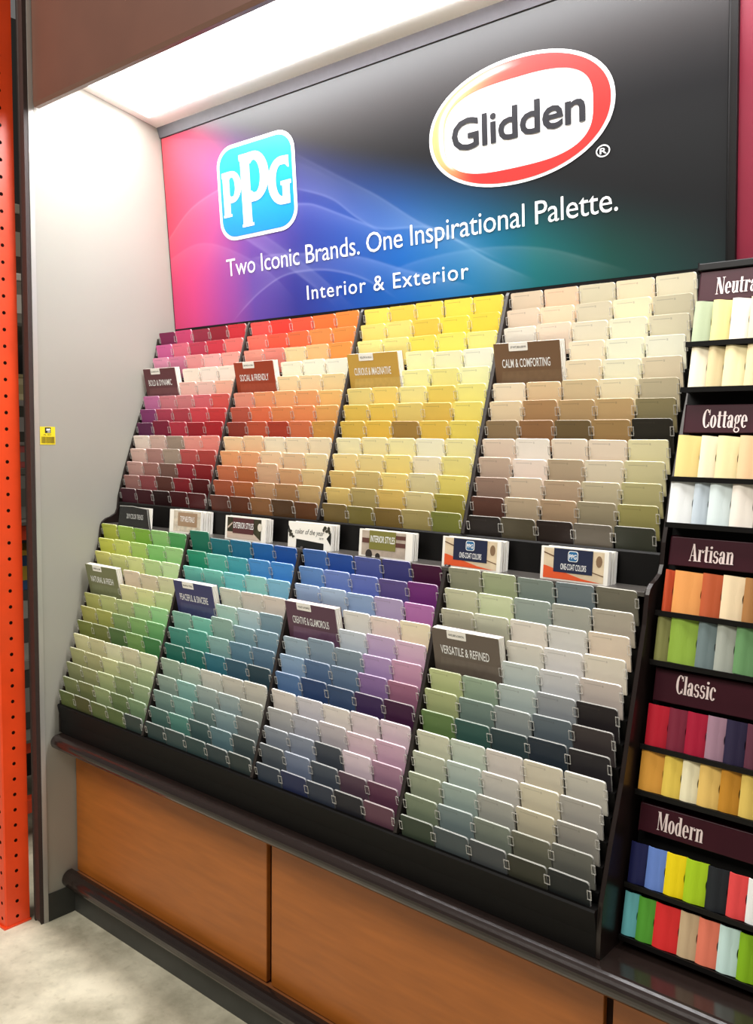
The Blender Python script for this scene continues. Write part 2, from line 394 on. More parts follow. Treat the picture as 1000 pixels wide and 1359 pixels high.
# square logo
lg = on_sign(Print().rrect(.288, .258, .648, .551, .075, .062), 'square_logo', M_white_print, .0015)
def grad_mat(name, c0, c1, z0, z1):
    M = bpy.data.materials.new(name); M.use_nodes = True; nt = M.node_tree; b = nt.nodes['Principled BSDF']
    g = nt.nodes.new('ShaderNodeTexCoord'); s_ = nt.nodes.new('ShaderNodeSeparateXYZ'); r = nt.nodes.new('ShaderNodeMapRange')
    r.inputs[1].default_value = z0; r.inputs[2].default_value = z1
    mx = nt.nodes.new('ShaderNodeMix'); mx.data_type = 'RGBA'; mx.inputs[6].default_value = hx(c0); mx.inputs[7].default_value = hx(c1)
    nt.links.new(g.outputs['Object'], s_.inputs[0]); nt.links.new(s_.outputs[2], r.inputs[0]); nt.links.new(r.outputs[0], mx.inputs[0])
    nt.links.new(mx.outputs[2], b.inputs['Base Color']); b.inputs['Roughness'].default_value = .35; return M
on_sign(Print().rrect(.301, .2695, .635, .5395, .064, .052), 'logo_field', grad_mat('cyan_print', '0480cc', '0aa8d4', .28, .53), .0025, lg)
L = Print()
L.rect(.315, .338, .346, .462).rect(.311, .333, .352, .341).poly([(.311, .471), (.346, .462), (.346, .472)]).rect(.311, .455, .346, .471).ring(.357, .423, .046, .0485, .016, .031, -130, 130).rect(.335, .452, .36, .4715).rect(.335, .375, .36, .394)
L.rect(.404, .298, .446, .505).rect(.399, .292, .454, .301).rect(.399, .494, .446, .512).ring(.466, .438, .066, .0745, .027, .049, -125, 125).rect(.44, .487, .47, .5125).rect(.44, .3635, .47, .390)
L.ring(.588, .404, .061, .07, .026, .046, 75, 272).rect(.588, .334, .621, .358).rect(.59, .34, .621, .40).rect(.583, .39, .628, .402).poly([(.59, .474), (.59, .45), (.607, .449), (.618, .438), (.622, .438), (.622, .472)])
on_sign(L, 'logo_letters', M_white_print, .0035, lg)
# oval logo
GC = (1.411, .401)
ov = on_sign(Print().poly(superell(*GC, .262, .148, 2.1, 72)), 'oval_logo', M_white_print, .0015)
me = bpy.data.meshes.new('oval_ring'); N = 96; V = []; F = []; C = []
red, coral, peach = hx('c82a26')[:3], hx('dc5440')[:3], hx('e89c64')[:3]
o1 = superell(GC[0], GC[1], .252, .140, 2.1, N); o2 = superell(1.409, .396, .210, .104, 3.0, N)
for i in range(N):
    a = 360*i/N
    k = sm(75, 125, a)*(1-sm(195, 245, a))
    for j in range(7):
        tt = j/6; x = o1[i][0]*(1-tt)+o2[i][0]*tt; v = o1[i][1]*(1-tt)+o2[i][1]*tt
        V.append(sgp(x, v, .0025)); c = mixc(red, mixc(coral, peach, sm(85, 150, a)), k)
        st = math.exp(-((tt-.5+.28*math.sin(math.radians(a*1.3)))/.13)**2)*sm(85, 110, a)*(1-sm(205, 222, a))
        C += list(mixc(c, (.95, .93, .9), st*.95))+[1]
for i in range(N):
    for j in range(6): F.append((i*7+j, ((i+1) % N)*7+j, ((i+1) % N)*7+j+1, i*7+j+1))
me.from_pydata(V, [], F); me.color_attributes.new('col', 'FLOAT_COLOR', 'POINT').data.foreach_set('color', C); me.materials.append(vcol_mat('oval_print', rough=.35)); me.update()
link('oval_ring', me, ov)
on_sign(text('Glidden', 1.222, .3605, .378, .0765, .02, 0, .96), 'logo_lettering', mat('charcoal_print', '242428', .35), .0035, ov)
on_sign(Print().ring(1.642, .286, .0175, .0135, .0145, .0108).merge(text('R', 1.634, .2795, .017, .013, .01)), 'registered_mark', M_white_print, .0015)
for q in words(text('Two Iconic Brands. One Inspirational Palette.', .304, .1495, 1.374, .0535, -.002, 0, .97), 6): on_sign(q, 'slogan_word', M_white_print, .0015)
for q in words(text('Interior & Exterior', .668, .042, .594, .0415, .002, 0, 1.12), 3): on_sign(q, 'subtitle_word', M_white_print, .0015)
# strip above the sign, right-hand upright and red header beyond
hs = MB().prism([(.4775, 2.606), (.4655, 2.64), (.56, 2.64), (.56, 2.606)], .002, 3.2).build('header_strip', M_strip)
tag(hs, 'thin grey strip between the lit underside and the sign', 'trim strip')
up = MB().prism([(.53, 1.95), (.475, 2.606), (.56, 2.606), (.56, 1.95)], 1.9265, 1.944).build('sign_upright', M_black, bevel=.002)
tag(up, 'narrow black upright between the colourful sign and the red panel', 'upright')
rp = empty('red_header_panel', (1.945, .54, 1.955)); tag(rp, 'plain deep red header panel at the right of the black upright', 'panel')
MB().prism([(.5366, 1.9654), (.4821, 2.6036), (.56, 2.6036), (.56, 1.9654)], 1.9445, 3.2).build('panel_face', mat('red_panel', '74142a', .4, .5, .05, 20), rp, -Vector(rp.location))
MB().prism([(.545, 1.945), (.535, 1.965), (.56, 1.965), (.56, 1.945)], 1.9445, 3.2).build('panel_edge', M_black, rp, -Vector(rp.location))

# ------------------------------------------------------------------ base cabinet and counter
cab = empty('base_cabinet', (.95, .13, 0)); tag(cab, 'low cabinet with orange wood panels under the dark counter', 'cabinet')
CL = -Vector(cab.location)
MB().box(.004, 2.75, .14, .57, .1, .58).build('carcass', M_gap, cab, CL)
for x0, x1 in ((.004, .9373), (.9561, 1.8968), (1.9156, 2.75)):
    MB().box(x0, x1, .1225, .139, .139, .579).build('front_panel', M_wood, cab, CL, bevel=.0025)
MB().box(.004, 2.75, .098, .139, .108, .1345).build('bottom_plank', mat('plank_wood', '945a32', .45, .4, .15, 16, .02, stretch=(.35, 3, 3)), cab, CL, bevel=.002)
def bull(yf, yb, z0, z1, n=8):
    r = (z1-z0)/2; zc = (z0+z1)/2
    return [(yb, z0)]+[(yf+r-r*math.sin(math.pi*i/n), zc-r*math.cos(math.pi*i/n)) for i in range(n+1)]+[(yb, z1)]
MB().prism(bull(.066, .102, .092, .151, 12), .004, 2.75).build('base_rail', M_nose, cab, CL)
MB().box(.004, 2.75, .112, .15, 0, .108).build('toe_kick', M_base, cab, CL)
co = MB().prism(bull(.026, .56, .579, .6255, 12), .02, 2.75).build('counter', M_nose)
tag(co, 'dark brown counter ledge with a rounded front edge', 'counter')

# ------------------------------------------------------------------ paint card rack
X00, W, D = .0194, .4727, .0171
TIERS = [((.4564, 1.9423), (.2937, 1.4136)), ((.2219, 1.2967), (.0582, .7698))]
LEAN, CH, CT = .20, .072, .0045
XE = X00*2+4*W-D
rk = empty('paint_card_rack', (.96, .25, .6255)); tag(rk, 'black two tier rack holding rows of colourful paint cards', 'display rack')
RL = -Vector(rk.location)
def row_yz(tier, r):
    (ya, za), (yb, zb) = TIERS[tier]; k = r/12; return ya+(yb-ya)*k, za+(zb-za)*k
prof_front = [(.462, 1.925), (.436, 1.80), (.42, 1.753), (.373, 1.629), (.322, 1.478), (.297, 1.389), (.291, 1.345), (.283, 1.328), (.262, 1.317), (.246, 1.312), (.233, 1.303), (.227, 1.292), (.2185, 1.234), (.192, 1.136), (.141, .942), (.104, .839), (.072, .734), (.0665, .677), (.0665, .6265)]
side = prof_front+[(.53, .6265), (.53, 1.925)]
MB().prism(side, .003, .0125).build('side_panel', M_darkside, rk, RL, bevel=.001)
MB().prism(side, XE-.009, XE+.0005).build('side_panel', M_darkside, rk, RL, bevel=.001)
# stepped trays: pocket floors and risers parallel to the cards
dn = Vector((math.sin(LEAN), -math.cos(LEAN))); nn = Vector((math.cos(LEAN), math.sin(LEAN)))
for tier in (0, 1):
    (ya, za), (yb, zb) = TIERS[tier]; step = Vector(((ya-yb)/12, (za-zb)/12))
    pts = []
    for r in range(12, -1, -1):
        y, z = row_yz(tier, r); B = Vector((y, z))+dn*(CH+.001)-nn*.002
        pts += [B, B+nn*(step.dot(nn))]
    top = pts[-1]-dn*(CH-.03)
    prof = [(q.x, q.y) for q in pts]+[(top.x, top.y), (.53 if tier == 0 else .36, top.y), (.53 if tier == 0 else .36, pts[0].y)]
    for s in range(4):
        MB().prism(prof, X00+s*W-(.006 if s == 0 else .003), X00+s*W+W-D+.003).build('stepped_tray', M_black, rk, RL)
    # dividers between the sections
    for s in range(1, 4):
        xa = X00+s*W-D+.0005; off = .004
        y13, z13 = row_yz(tier, 12)
        dp = [(ya+off, za-.004), (ya+off+.006, za+.004), (ya+.04, za+.004), (yb+.06, z13-.045), (yb+off-.006, z13-.045)]
        MB().prism(dp, xa, xa+.0098).build('divider', M_div, rk, RL, bevel=.0015)
# front skirts and the shelf between the tiers
y13, z13 = row_yz(0, 12)
MB().prism([(y13-.001, z13-.05), (y13+.002, z13-.046), (y13+.02, z13-.05), (y13+.02, 1.2975), (y13-.002, 1.2975)], .0125, XE-.009).build('front_skirt', M_black, rk, RL)
MB().box(.0125, XE-.009, .2245, .30, 1.288, 1.2972).build('shelf', M_shelf, rk, RL, bevel=.001)
MB().box(.0125, XE-.009, y13+.02, .36, 1.20, 1.2955).build('tier_core', M_black, rk, RL)
y13, z13 = row_yz(1, 12)
MB().prism([(y13-.003, z13-.052), (y13, z13-.048), (y13+.03, z13-.05), (y13+.03, .6265), (.066, .6265), (.066, .67)], .0125, XE-.009).build('front_skirt', M_dark, rk, RL)
MB().box(X00, XE-.012, .50, .53, 1.80, 1.945).build('top_board', M_black, rk, RL)

PITCHX = (W-D)/5; CW = PITCHX-.0042
M_clip = mat('clear_acrylic_clip', (.75, .73, .68, 1), .15, .6, alpha=.34)
for tier in (0, 1):
    for s in range(4):
        c = MB()
        for r in range(13):
            y, z = row_yz(tier, r); P0 = Vector((y, z))-nn*.0025
            for k in range(6):
                if r in (3, 4) and k < 2: continue
                xc = X00+s*W+k*PITCHX-.0013
                hw = .0065; d0, d1, b = .014, .034, .0014
                x0, x1 = (xc-.002, xc+hw) if k == 0 else ((xc-hw, xc+.002) if k == 5 else (xc-hw, xc+hw))
                for (xa, xb, da, db) in ((x0, x1, d0, d0+b), (x0, x1, d1-b, d1), (x0, x0+b, d0, d1), (x1-b, x1, d0, d1)):
                    q = []
                    for xx in (xa, xb):
                        for o in (-.0006, .0006):
                            for dd in (da, db):
                                g = P0+dn*dd+nn*o; q.append((xx, g.x, g.y))
                    c.add(q, [(0, 1, 3, 2), (4, 6, 7, 5), (0, 4, 5, 1), (2, 3, 7, 6), (0, 2, 6, 4), (1, 5, 7, 3)])
        o = c.build('retaining_clips', M_clip, rk, RL); o['kind'] = 'stuff'; o['label'] = 'clear acrylic clips between the pockets'

# colours of the cards, row by row from the top, five to a row; lower-tier tables have the weaker light painted in
U1 = """8a2a5c d0457a a02f4c 9c2038 d42c3c|d868a4 e07088 c84060 d8384f f07a74|e89ab8 d880a0 ea9c9c f0b4b0 f2aca0|- - f4e4d4 f2e4d8 f6e8da|- - f0c0b4 eec8bc f6bca4|d07aac d4828c d8868a e0707a e06058|94407c bc4460 bc4454 dc4856 d83c40|6a2a58 8a1840 c0304a a8182e b81c2c|f0e0d4 d8b8ac ac9888 f0a498 f29488|dcbcb0 b88c84 b09c8c c45a58 bc4a44|c8a098 a87870 846258 9c2638 982028|a87a74 984e52 683c34 8c1828 5c1018|502030 4c1824 301014 4c1018 501018"""
U2 = """f05850 f04030 f85c38 f87c28 f89430|f07864 f06040 f07840 f89848 f49a40|f0a08c ec9080 fcd8a4 fcc484 f8a040|- - fcf0d8 fcf4e0 fcf4e4|- - fcdcac fcdcac fcdca4|ec9c84 f0a470 f4b478 f4b070 f4c474|c86048 ec7c4c ec9454 f09858 f0b460|9c4030 c85c38 b84428 d87848 d8a044|f8d4a8 f8d0a4 fce8cc f8e4c4 f4e4c4|f0ac74 f0b07c f4d4ac ecccA4 f0dcac|d07c50 c87840 dcb490 dcac7c e4c890|b05c38 b86c38 c49a70 b48858 ccac74|643424 6c3c20 906438 5c4020 6c4420"""
U3 = """f8dc54 f4d040 f8d83c f8dc3c f0d830|f4dc74 f4dc78 f0d040 f8e030 f0d828|f4e890 f0e488 f8e450 f8e860 f4ec88|- - fcf0b8 fcf0c8 fcf4e0|- - fcf0a8 f8ec94 fcf4bc|f0dc88 f4d870 f8e898 f0d860 f8ec88|e8c850 f0d050 f0d878 e8c854 f4e470|e0bc44 ecc43c b08c40 e8c444 ecd85c|fcecc0 f8e8b0 fcecb4 fcf0d4 f8ecb0|f4dc98 f0dc98 f8e088 f4e8c8 f0e490|dcbc70 d8c07c f0d880 e0d4a4 ecdc70|dcc070 bca868 dcbc60 d8c890 aca038|786430 847838 846c30 a8985c 848838"""
U4 = """dccab0 f0ccac dcd4b8 f0dcbc e4dcc0|e4d0b8 f4dcbc dcd2b8 fcecc8 d8d0b4|ece4d4 f0dcc4 ece4cc fcf0d4 e4dcc0|- - f4e8cc fcf4dc fcf4e0|- - f0e0c0 fcf0d4 e8dabc|f4e4c8 ecd0a4 e0caa0 f8e8c4 ccc0a0|f0dab4 bc9464 c4a474 d0b07c 9c9068|9c8460 a0764c 7c6844 ac8c58 38342c|ecd8c4 f8ece0 f0e0cc f0e0cc ece4b8|d0b8a4 f4e4d8 c4b094 e4d8c0 dcd4a8|a48878 dcc8b0 c4ac90 d0c4a4 c4bc88|6c483c c0ac90 b89c7c a4987c a8a060|2c2420 5c5440 342824 70685c 44463a"""
L1 = """b8c03c a0c048 88b838 98cc78 58ac64|ccd048 ccd468 b0d068 90d078 a8d890|d4d070 d4d888 d8e098 c0dc98 cce8b0|- - dcccb4 d8ccb0 d8d8b0|- - dcd8a4 dce0a0 ccdca0|b8b868 bcc480 b4c084 a8cc8c a0d898|b0ac58 acb058 8ca868 8cb870 78b874|80883c 7c8444 5c7c48 7ca45c 468a50|d4d0a0 ccc89c dcdcb8 d4d0b0 d0d4ac|acac78 b0b080 c8cc98 b4bc90 b0c094|909468 9ca070 acb884 90a070 9cb088|808858 7c8454 98a878 748858 84a078|64703c 5c6038 687848 647848 40504c"""
L2 = """148068 18808c 187ca0 1474b8 1460b0|18a07c 5cbcac 48b0bc 4c9cdc 4498e0|70c8b8 7cd0c0 74ccd0 98d4d0 88c4e0|- - d0d0c0 d4ccc0 dcd0c4|- - b4d4c8 b8d0d4 88a4b0|88bca8 84ccb8 98b8ac 8cacb4 88a8b8|4c9c8c 54ac9c 90b8b4 6890a4 6888a0|247868 247c74 347c8c 3c6478 34505c|a0b4a0 b4c4b4 ccccc0 ccc8bc ccc8bc|98aca0 8cb8b0 a0b0ac a0b0b0 a8aca4|7c9890 80a8a0 78908c 8ca4a8 848c8c|547870 5c9488 4c6868 64848c 505e60|3c5050 445858 3c5454 3c4c50 3c4848"""
L3 = """4474b8 2c5cac 5c68ac 4c4c8c 541844|6c98d0 7890d0 7080c8 6c5c98 843888|a4bce0 b4c8e0 98b0d4 b8a8cc c07cbc|- - e0dcd4 ead8cc f0e4c4|- - c8d0d8 c8b0d0 dcbcd0|a4b8c4 90a4b4 90a0ac b89cc8 d0a0bc|90acc8 607ca0 6c84a0 9878ac ac7490|5c80ac 34507c 40587c 483060 4c2048|d8d0c8 d0ccd0 e0d8d0 dccfd0 e0ccd4|b0b0b0 b4b4bc c4bcc0 d8c0c8 d0acc0|9098a4 9098a8 505660 dccad4 b088a0|606870 7c88a0 545c68 644c5c 70445c|3c4858 343c60 3c4454 303038 704c5c"""
L4 = """9c9c84 acb490 8c9890 7c888c 807c6c|ccccac d4dcb4 a4b0a8 b4b4a8 bcb4a4|c0bca4 ccccb4 e4dcd0 dcdad4 e4d4c0|- - ddd8cc e0dcd8 e4dccc|- - c4ccc8 cfcfcf d0c4bc|c4cc94 a0b49c b8c4c0 a0a4a8 342e30|b0b884 7c9088 98a0a0 6c7880 4c4444|6c8850 3c645c 3c5054 303c48 343034|d0d0b8 c8d0c0 d8d0c8 d8d0bc ccc8bc|bcc0ac b8c4bc ccc8c0 d8d0b8 b4b0a8|a0a890 a4b4ac acaca4 c4bca4 a09c94|849078 809090 848c80 787868 74746c|445040 545e60 54585a 444438 2c3030"""
def ccol(h):
    c = [min(.93, 1.04*v**1.15) for v in hx(h)[:3]]; g = .3*c[0]+.59*c[1]+.11*c[2]
    return tuple(v+(g-v)*.10 for v in c)+(1,)
SECT = [[('upper red section', U1), ('upper orange section', U2), ('upper yellow section', U3), ('upper beige section', U4)],
        [('lower green section', L1), ('lower teal section', L2), ('lower purple section', L3), ('lower grey section', L4)]]
RAISED = {(0, 0, 7, 1): .005, (0, 1, 10, 2): .012, (1, 1, 0, 0): .015, (1, 1, 5, 2): .011, (1, 1, 6, 1): .009, (1, 2, 5, 1): .01, (0, 2, 3, 2): .004, (0, 3, 2, 1): .004, (1, 2, 9, 2): .004}
ORD = ['first', 'second', 'third', 'fourth', 'fifth', 'sixth', 'seventh', 'eighth', 'ninth', 'tenth', 'eleventh', 'twelfth', 'bottom']
import colorsys
def cname(h):
    r, g, b = (int(h[i:i+2], 16)/255 for i in (0, 2, 4)); H, S, V = colorsys.rgb_to_hsv(r, g, b); H *= 360
    if V < .24: return 'near black'
    if S < .10: return 'off white' if V > .85 else ('light grey' if V > .68 else ('grey' if V > .42 else 'charcoal'))
    tone = 'dark ' if V < .42 else ('pale ' if (S < .38 and V > .72) else ('dusty ' if S < .32 else ''))
    if (H < 14 or H >= 345): n = 'pink' if (V > .78 and S < .6) else ('maroon' if V < .42 else ('red' if S > .5 else 'rose'))
    elif H < 42: n = ('cream' if V > .85 else 'beige') if S < .3 else ('brown' if V < .76 else 'orange')
    elif H < 66: n = ('cream' if V > .85 else 'beige') if S < .28 else ('yellow' if V > .74 else 'olive')
    elif H < 85: n = 'lime green' if S > .35 else 'sage green'
    elif H < 160: n = 'green'
    elif H < 192: n = 'teal'
    elif H < 240: n = 'blue'
    elif H < 300: n = 'purple'
    else: n = 'magenta' if S > .45 else 'mauve'
    if n in ('maroon', 'beige', 'cream'): tone = ''
    return tone+n
def card_mesh(name, h, rad=.0065):
    pts = [(0, -h), (CW, -h)]
    for cx, a0 in ((CW-rad, 0), (rad*.6, 90)):
        rr = rad if a0 == 0 else rad*.6
        for i in range(4):
            a = math.radians(a0+30*i); pts.append((cx+rr*math.cos(a), -rr+rr*math.sin(a)))
    mb = MB().plate(pts, CT, 0, 1)
    me = bpy.data.meshes.new(name); me.from_pydata(mb.v, [], mb.f); me.polygons.foreach_set('material_index', mb.m)
    uv = me.uv_layers.new(name='UVMap')
    for lp in me.loops:
        c = me.vertices[lp.vertex_index].co; uv.data[lp.index].uv = (c.x/CW, 1+c.z/.044*.5)
    return me, mb
card_me, card_mb = card_mesh('paint_card', CH)
card_me.materials.append(card_mat('paint_card_print', False, False)); card_me.materials.append(card_mat('paint_card_edge', False, True)); card_me.update()
cards = []
for tier in (0, 1):
    for s in range(4):
        rows = [r.split() for r in SECT[tier][s][1].split('|')]
        for r, rw in enumerate(rows):
            y, z = row_yz(tier, r)
            for k, h in enumerate(rw):
                if h == '-': continue
                x = X00+s*W+k*PITCHX+random.uniform(-.0008, .0012); up_ = RAISED.get((tier, s, r, k), random.uniform(-.0014, .0018))
                P = Vector((x, y, z))+Vector((0, -dn.x, -dn.y))*up_
                d = (P-CAM); dist = d.length
                rot = (LEAN+random.uniform(-.015, .015), random.uniform(-.008, .008), random.uniform(-.012, .012))
                cards.append((dist, tier, s, r, k, h, P, rot))
cards.sort(key=lambda c: c[0])
for dist, tier, s, r, k, h, P, rot in cards[:300]:
    o = link('paint_card_stack', card_me, None, P, rot)
    o.color = ccol(h)
    rowt = ORD[r]+(' row' if r == 12 else ' row from top')
    tag(o, f"{cname(h)} paint cards, {rowt}, {ORD[k]} from left, {SECT[tier][s][0]}", 'paint card', 'stacks of paint cards in the rack pockets')
V, F, MI, C, UV = [], [], [], [], []
from mathutils import Euler
for dist, tier, s, r, k, h, P, rot in cards[300:]:
    R = Euler(rot).to_matrix(); b0 = len(V); c = ccol(h)
    for q in card_mb.v:
        V.append(R @ Vector(q)+P); C += list(c)
    for f, mi in zip(card_mb.f, card_mb.m):
        F.append(tuple(i+b0 for i in f)); MI.append(mi)
        for i in f: UV.append((card_mb.v[i][0]/CW, 1+card_mb.v[i][2]/.044*.5))
me = bpy.data.meshes.new('distant_paint_cards'); me.from_pydata(V, [], F); me.polygons.foreach_set('material_index', MI)
me.color_attributes.new('col', 'FLOAT_COLOR', 'POINT').data.foreach_set('color', C)
uv = me.uv_layers.new(name='UVMap'); uv.data.foreach_set('uv', [c for q in UV for c in q])
me.materials.append(card_mat('distant_card_print', True, False)); me.materials.append(card_mat('distant_card_edge', True, True)); me.update()
o = link('distant_paint_cards', me); o['kind'] = 'stuff'
tag(o, 'smaller paint cards filling the far left sections of the rack', 'paint cards')

# ------------------------------------------------------------------ collection booklets, one standing in each section
BK = [[('BOLD & DYNAMIC', '5c2a30', '6e3c40', 'RED, MAGENTA & PINK', 'maroon'), ('SOCIAL & FRIENDLY', '9c4028', 'a64c34', 'ORANGE & CORAL', 'rust red'),
       ('CURIOUS & IMAGINATIVE', 'c49c48', 'ccaa5c', 'YELLOW & GOLD', 'mustard yellow'), ('CALM & COMFORTING', '745840', '7c6248', 'OFF WHITE, BEIGE & BROWN', 'brown')],
      [('NATURAL & FRESH', '747650', '7c805c', 'GREEN & LIME', 'olive green'), ('PEACEFUL & SINCERE', '383c68', '464c74', 'BLUE & TEAL', 'navy blue'),
       ('CREATIVE & GLAMOROUS', '58384a', '6c4c64', 'VIOLET & PURPLE', 'plum purple'), ('VERSATILE & REFINED', '64584e', '6c6056', 'WHITE, GREY & CHARCOAL', 'grey brown')]]
for tier in (0, 1):
    for s in range(4):
        title, c0, c1, small, nm = BK[tier][s]
        y, z = row_yz(tier, 4); base = Vector((y, z))+dn*CH
        hh = CH+.050; bw = .176
        o = empty('collection_booklet', (X00+s*W-.004 + (.006 if tier else 0), base.x, base.y), (LEAN, 0, 0))
        tag(o, f"{nm} {title} booklet standing in the {SECT[tier][s][0]}", 'booklet', 'collection booklets in the rack')
        MB().box(0, bw, 0, .0008, 0, hh).build('cover', mat('cover_'+nm, c0, .3, .5), o)
        pg = MB()
        for q in range(5): pg.box(.0015+.0006*q, bw-.002+.0013*q, .001+q*.0034, .0038+q*.0034, 0, hh-.001+.0006*(q % 3))
        pg.build('pages', M_paper, o)
        MB().box(.004, bw+.004, .0185, .0195, 0, hh).build('back_cover', mat('cover_'+nm, c0), o)
        O_, ex, ey = (0, 0, 0), (1, 0, 0), (0, 0, 1)
        Print().poly([(.012, .02), (bw, .02), (bw, hh-.066), (.02, hh-.066)]).put('picture_band', O_, ex, ey, mat('band_'+nm, c1, .3, .5, .12, 60), o, .0003)
        tb = Print().rrect(bw*.24, hh-.019, bw*.53, hh, .002, .002, 3).put('title_tab', O_, ex, ey, M_paper, o, .0008)
        text(small, bw*.265, hh-.0125, bw*.24, .0048, .004).put('tab_lettering', O_, ex, ey, ink, tb, .0013)
        text(title, bw*.12, hh-.057, bw*.73, .0195, .004).put('lettering', O_, ex, ey, M_white_print, o, .0008)

# ------------------------------------------------------------------ brochures on the shelf between the tiers
ZS = 1.2972
def brochure(name, label, x0, x1, h, thick, n, build, grp='brochures on the middle shelf'):
    o = empty(name, (x0, .2385, ZS), (-.06, 0, 0)); wd = x1-x0
    tag(o, label, 'brochure', grp)
    for q in range(n):
        y = thick*q/max(1, n); t_ = thick/max(1, n)*.72
        MB().box(.001*(q % 2), wd-.001*((q*2) % 3), y, y+t_, 0, h-.0012*(q % 3)).build('leaflet', M_paper, o)
    build(o, wd, h); return o
def face(p, name, m, parent, lay=1): return p.put(name, (0, 0, 0), (1, 0, 0), (0, 0, 1), m, parent, .0004*lay)
P_ = Print
def trends(o, w_, h):
    MB().plate([(0, 0), (w_, 0), (w_-.016, h-.003), (w_*.45, h+.002), (.006, h)], .004).build('card_stack', mat('glossy_black_card', '141618', .25, .6), o, (0, -.0045, 0))
    e = P_().poly([(w_-.0015, 0), (w_+.0008, 0), (w_-.0155, h-.002), (w_-.018, h-.004)]).poly([(w_-.018, h-.004), (w_-.0155, h-.002), (w_*.45, h+.0028), (w_*.45, h+.0008)]).poly([(w_*.45, h+.0008), (w_*.45, h+.0028), (.006, h+.0008), (.006, h-.001)])
    face(e, 'silver_edge', mat('silver_edge', 'b8b8b4', .3, .6), o, 13)
    face(text('2019 COLOR TRENDS', w_*.27, h*.40, w_*.52, .0155, .004), 'lettering', mat('grey_print', 'c4c4c0', .5), o, 13)
brochure('color_trends_brochure', 'black 2019 COLOR TRENDS brochure leaning at the left end of shelf', .098, .272, .064, .006, 1, trends)
def neutrals(o, w_, h):
    face(P_().rect(.02, .004, w_*.98, h-.002), 'picture', mat('pale_room_picture', 'd4c8b4', .5, .4, .25, 70), o)
    face(P_().rect(w_*.27, h*.30, w_*.88, h*.90), 'title_block', mat('tan_print', 'a08468', .5), o, 2)
    face(text('TOP NEUTRALS', w_*.35, h*.5, w_*.45, .0165, .004), 'lettering', M_white_print, o, 3)
brochure('neutrals_brochure', 'white TOP NEUTRALS brochure stack with a tan title block', .367, .52, .069, .048, 8, neutrals)
def exterior(o, w_, h):
    face(P_().rect(.009, .004, w_*.9, h-.004), 'picture', mat('house_picture', '3c3a28', .5, .4, .5, 60), o)
    face(P_().poly([(.01, .004), (w_*.9, .004), (w_*.72, .022), (.01, .022)]).poly([(.012, .03), (.032, .045), (.032, .05), (.012, .036)]), 'house_siding', mat('siding_print', 'c8b4a4', .5), o, 2)
    face(P_().rect(w_*.2, h*.28, w_*.72, h*.94), 'title_block', mat('dark_red_print', '542c2c', .5), o, 3)
    face(text('EXTERIOR STYLES', w_*.22, h*.5, w_*.5, .0165, .004), 'lettering', M_white_print, o, 4)
    face(P_().disc(w_*.87, h*.62, .009, .011), 'blossom', mat('pale_print', 'dcd4c4', .5), o, 3)
brochure('exterior_brochure', 'EXTERIOR STYLES brochure stack with a dark house picture', .631, .801, .067, .031, 6, exterior)
def year(o, w_, h):
    blk = mat('near_black_print', '181a18', .4)
    face(P_().poly([(w_*.2, 0), (w_*.84, 0), (w_*.84, h*.26), (w_*.2, h*.34)]).poly([(0, h*.88), (.001, h*.58), (w_*.13, h*.32)]).poly([(w_, h*.72), (w_, h*.2), (w_*.9, h*.46)]), 'dark_shapes', blk, o)
    lf = P_()
    for (x, z, a, b) in ((.06, .62, .006, .0035), (.09, .5, .005, .004), (.05, .48, .004, .006), (.13, .42, .005, .003), (.86, .86, .006, .005), (.94, .84, .005, .006), (.9, .74, .006, .004), (.83, .78, .004, .005), (.96, .72, .004, .006)): lf.disc(w_*x, h*z, a, b, 10)
    face(lf, 'leaf_print', mat('leaf_print', '3a382c', .5), o, 2)
    face(text('color of the year', w_*.17, h*.55, w_*.67, .0135, -.004, .28, 1.0), 'lettering', blk, o, 2)
    face(text('2019', w_*.73, h*.40, w_*.1, .0052, 0, .1), 'year_lettering', blk, o, 2)
brochure('color_of_the_year_brochure', 'white brochure with color of the year in script and leaves', .892, 1.051, .068, .034, 4, year)
def interior(o, w_, h):
    face(P_().rect(.009, .003, w_*.88, h-.003), 'picture', mat('room_picture', 'b8a898', .5, .4, .2, 50), o)
    face(P_().rect(.01, h*.5, w_*.22, h*.68).rect(w_*.7, h*.44, w_*.88, h*.6).rect(w_*.7, h*.72, w_*.88, h*.86), 'picture_bands', mat('brown_print', '5c3830', .5), o, 2)
    face(P_().disc(w_*.2, .006, .011, .012, 14).disc(w_*.37, .003, .008, .008, 12), 'picture_chairs', mat('dark_print', '2c2422', .5), o, 2)
    face(P_().rect(w_*.2, h*.28, w_*.7, h*.97), 'title_block', mat('olive_print', '7c7838', .5), o, 3)
    face(text('INTERIOR STYLES', w_*.225, h*.55, w_*.46, .016, .004), 'lettering', M_white_print, o, 4)
brochure('interior_brochure', 'INTERIOR STYLES brochure stack with an olive green title block', 1.148, 1.317, .067, .025, 4, interior)
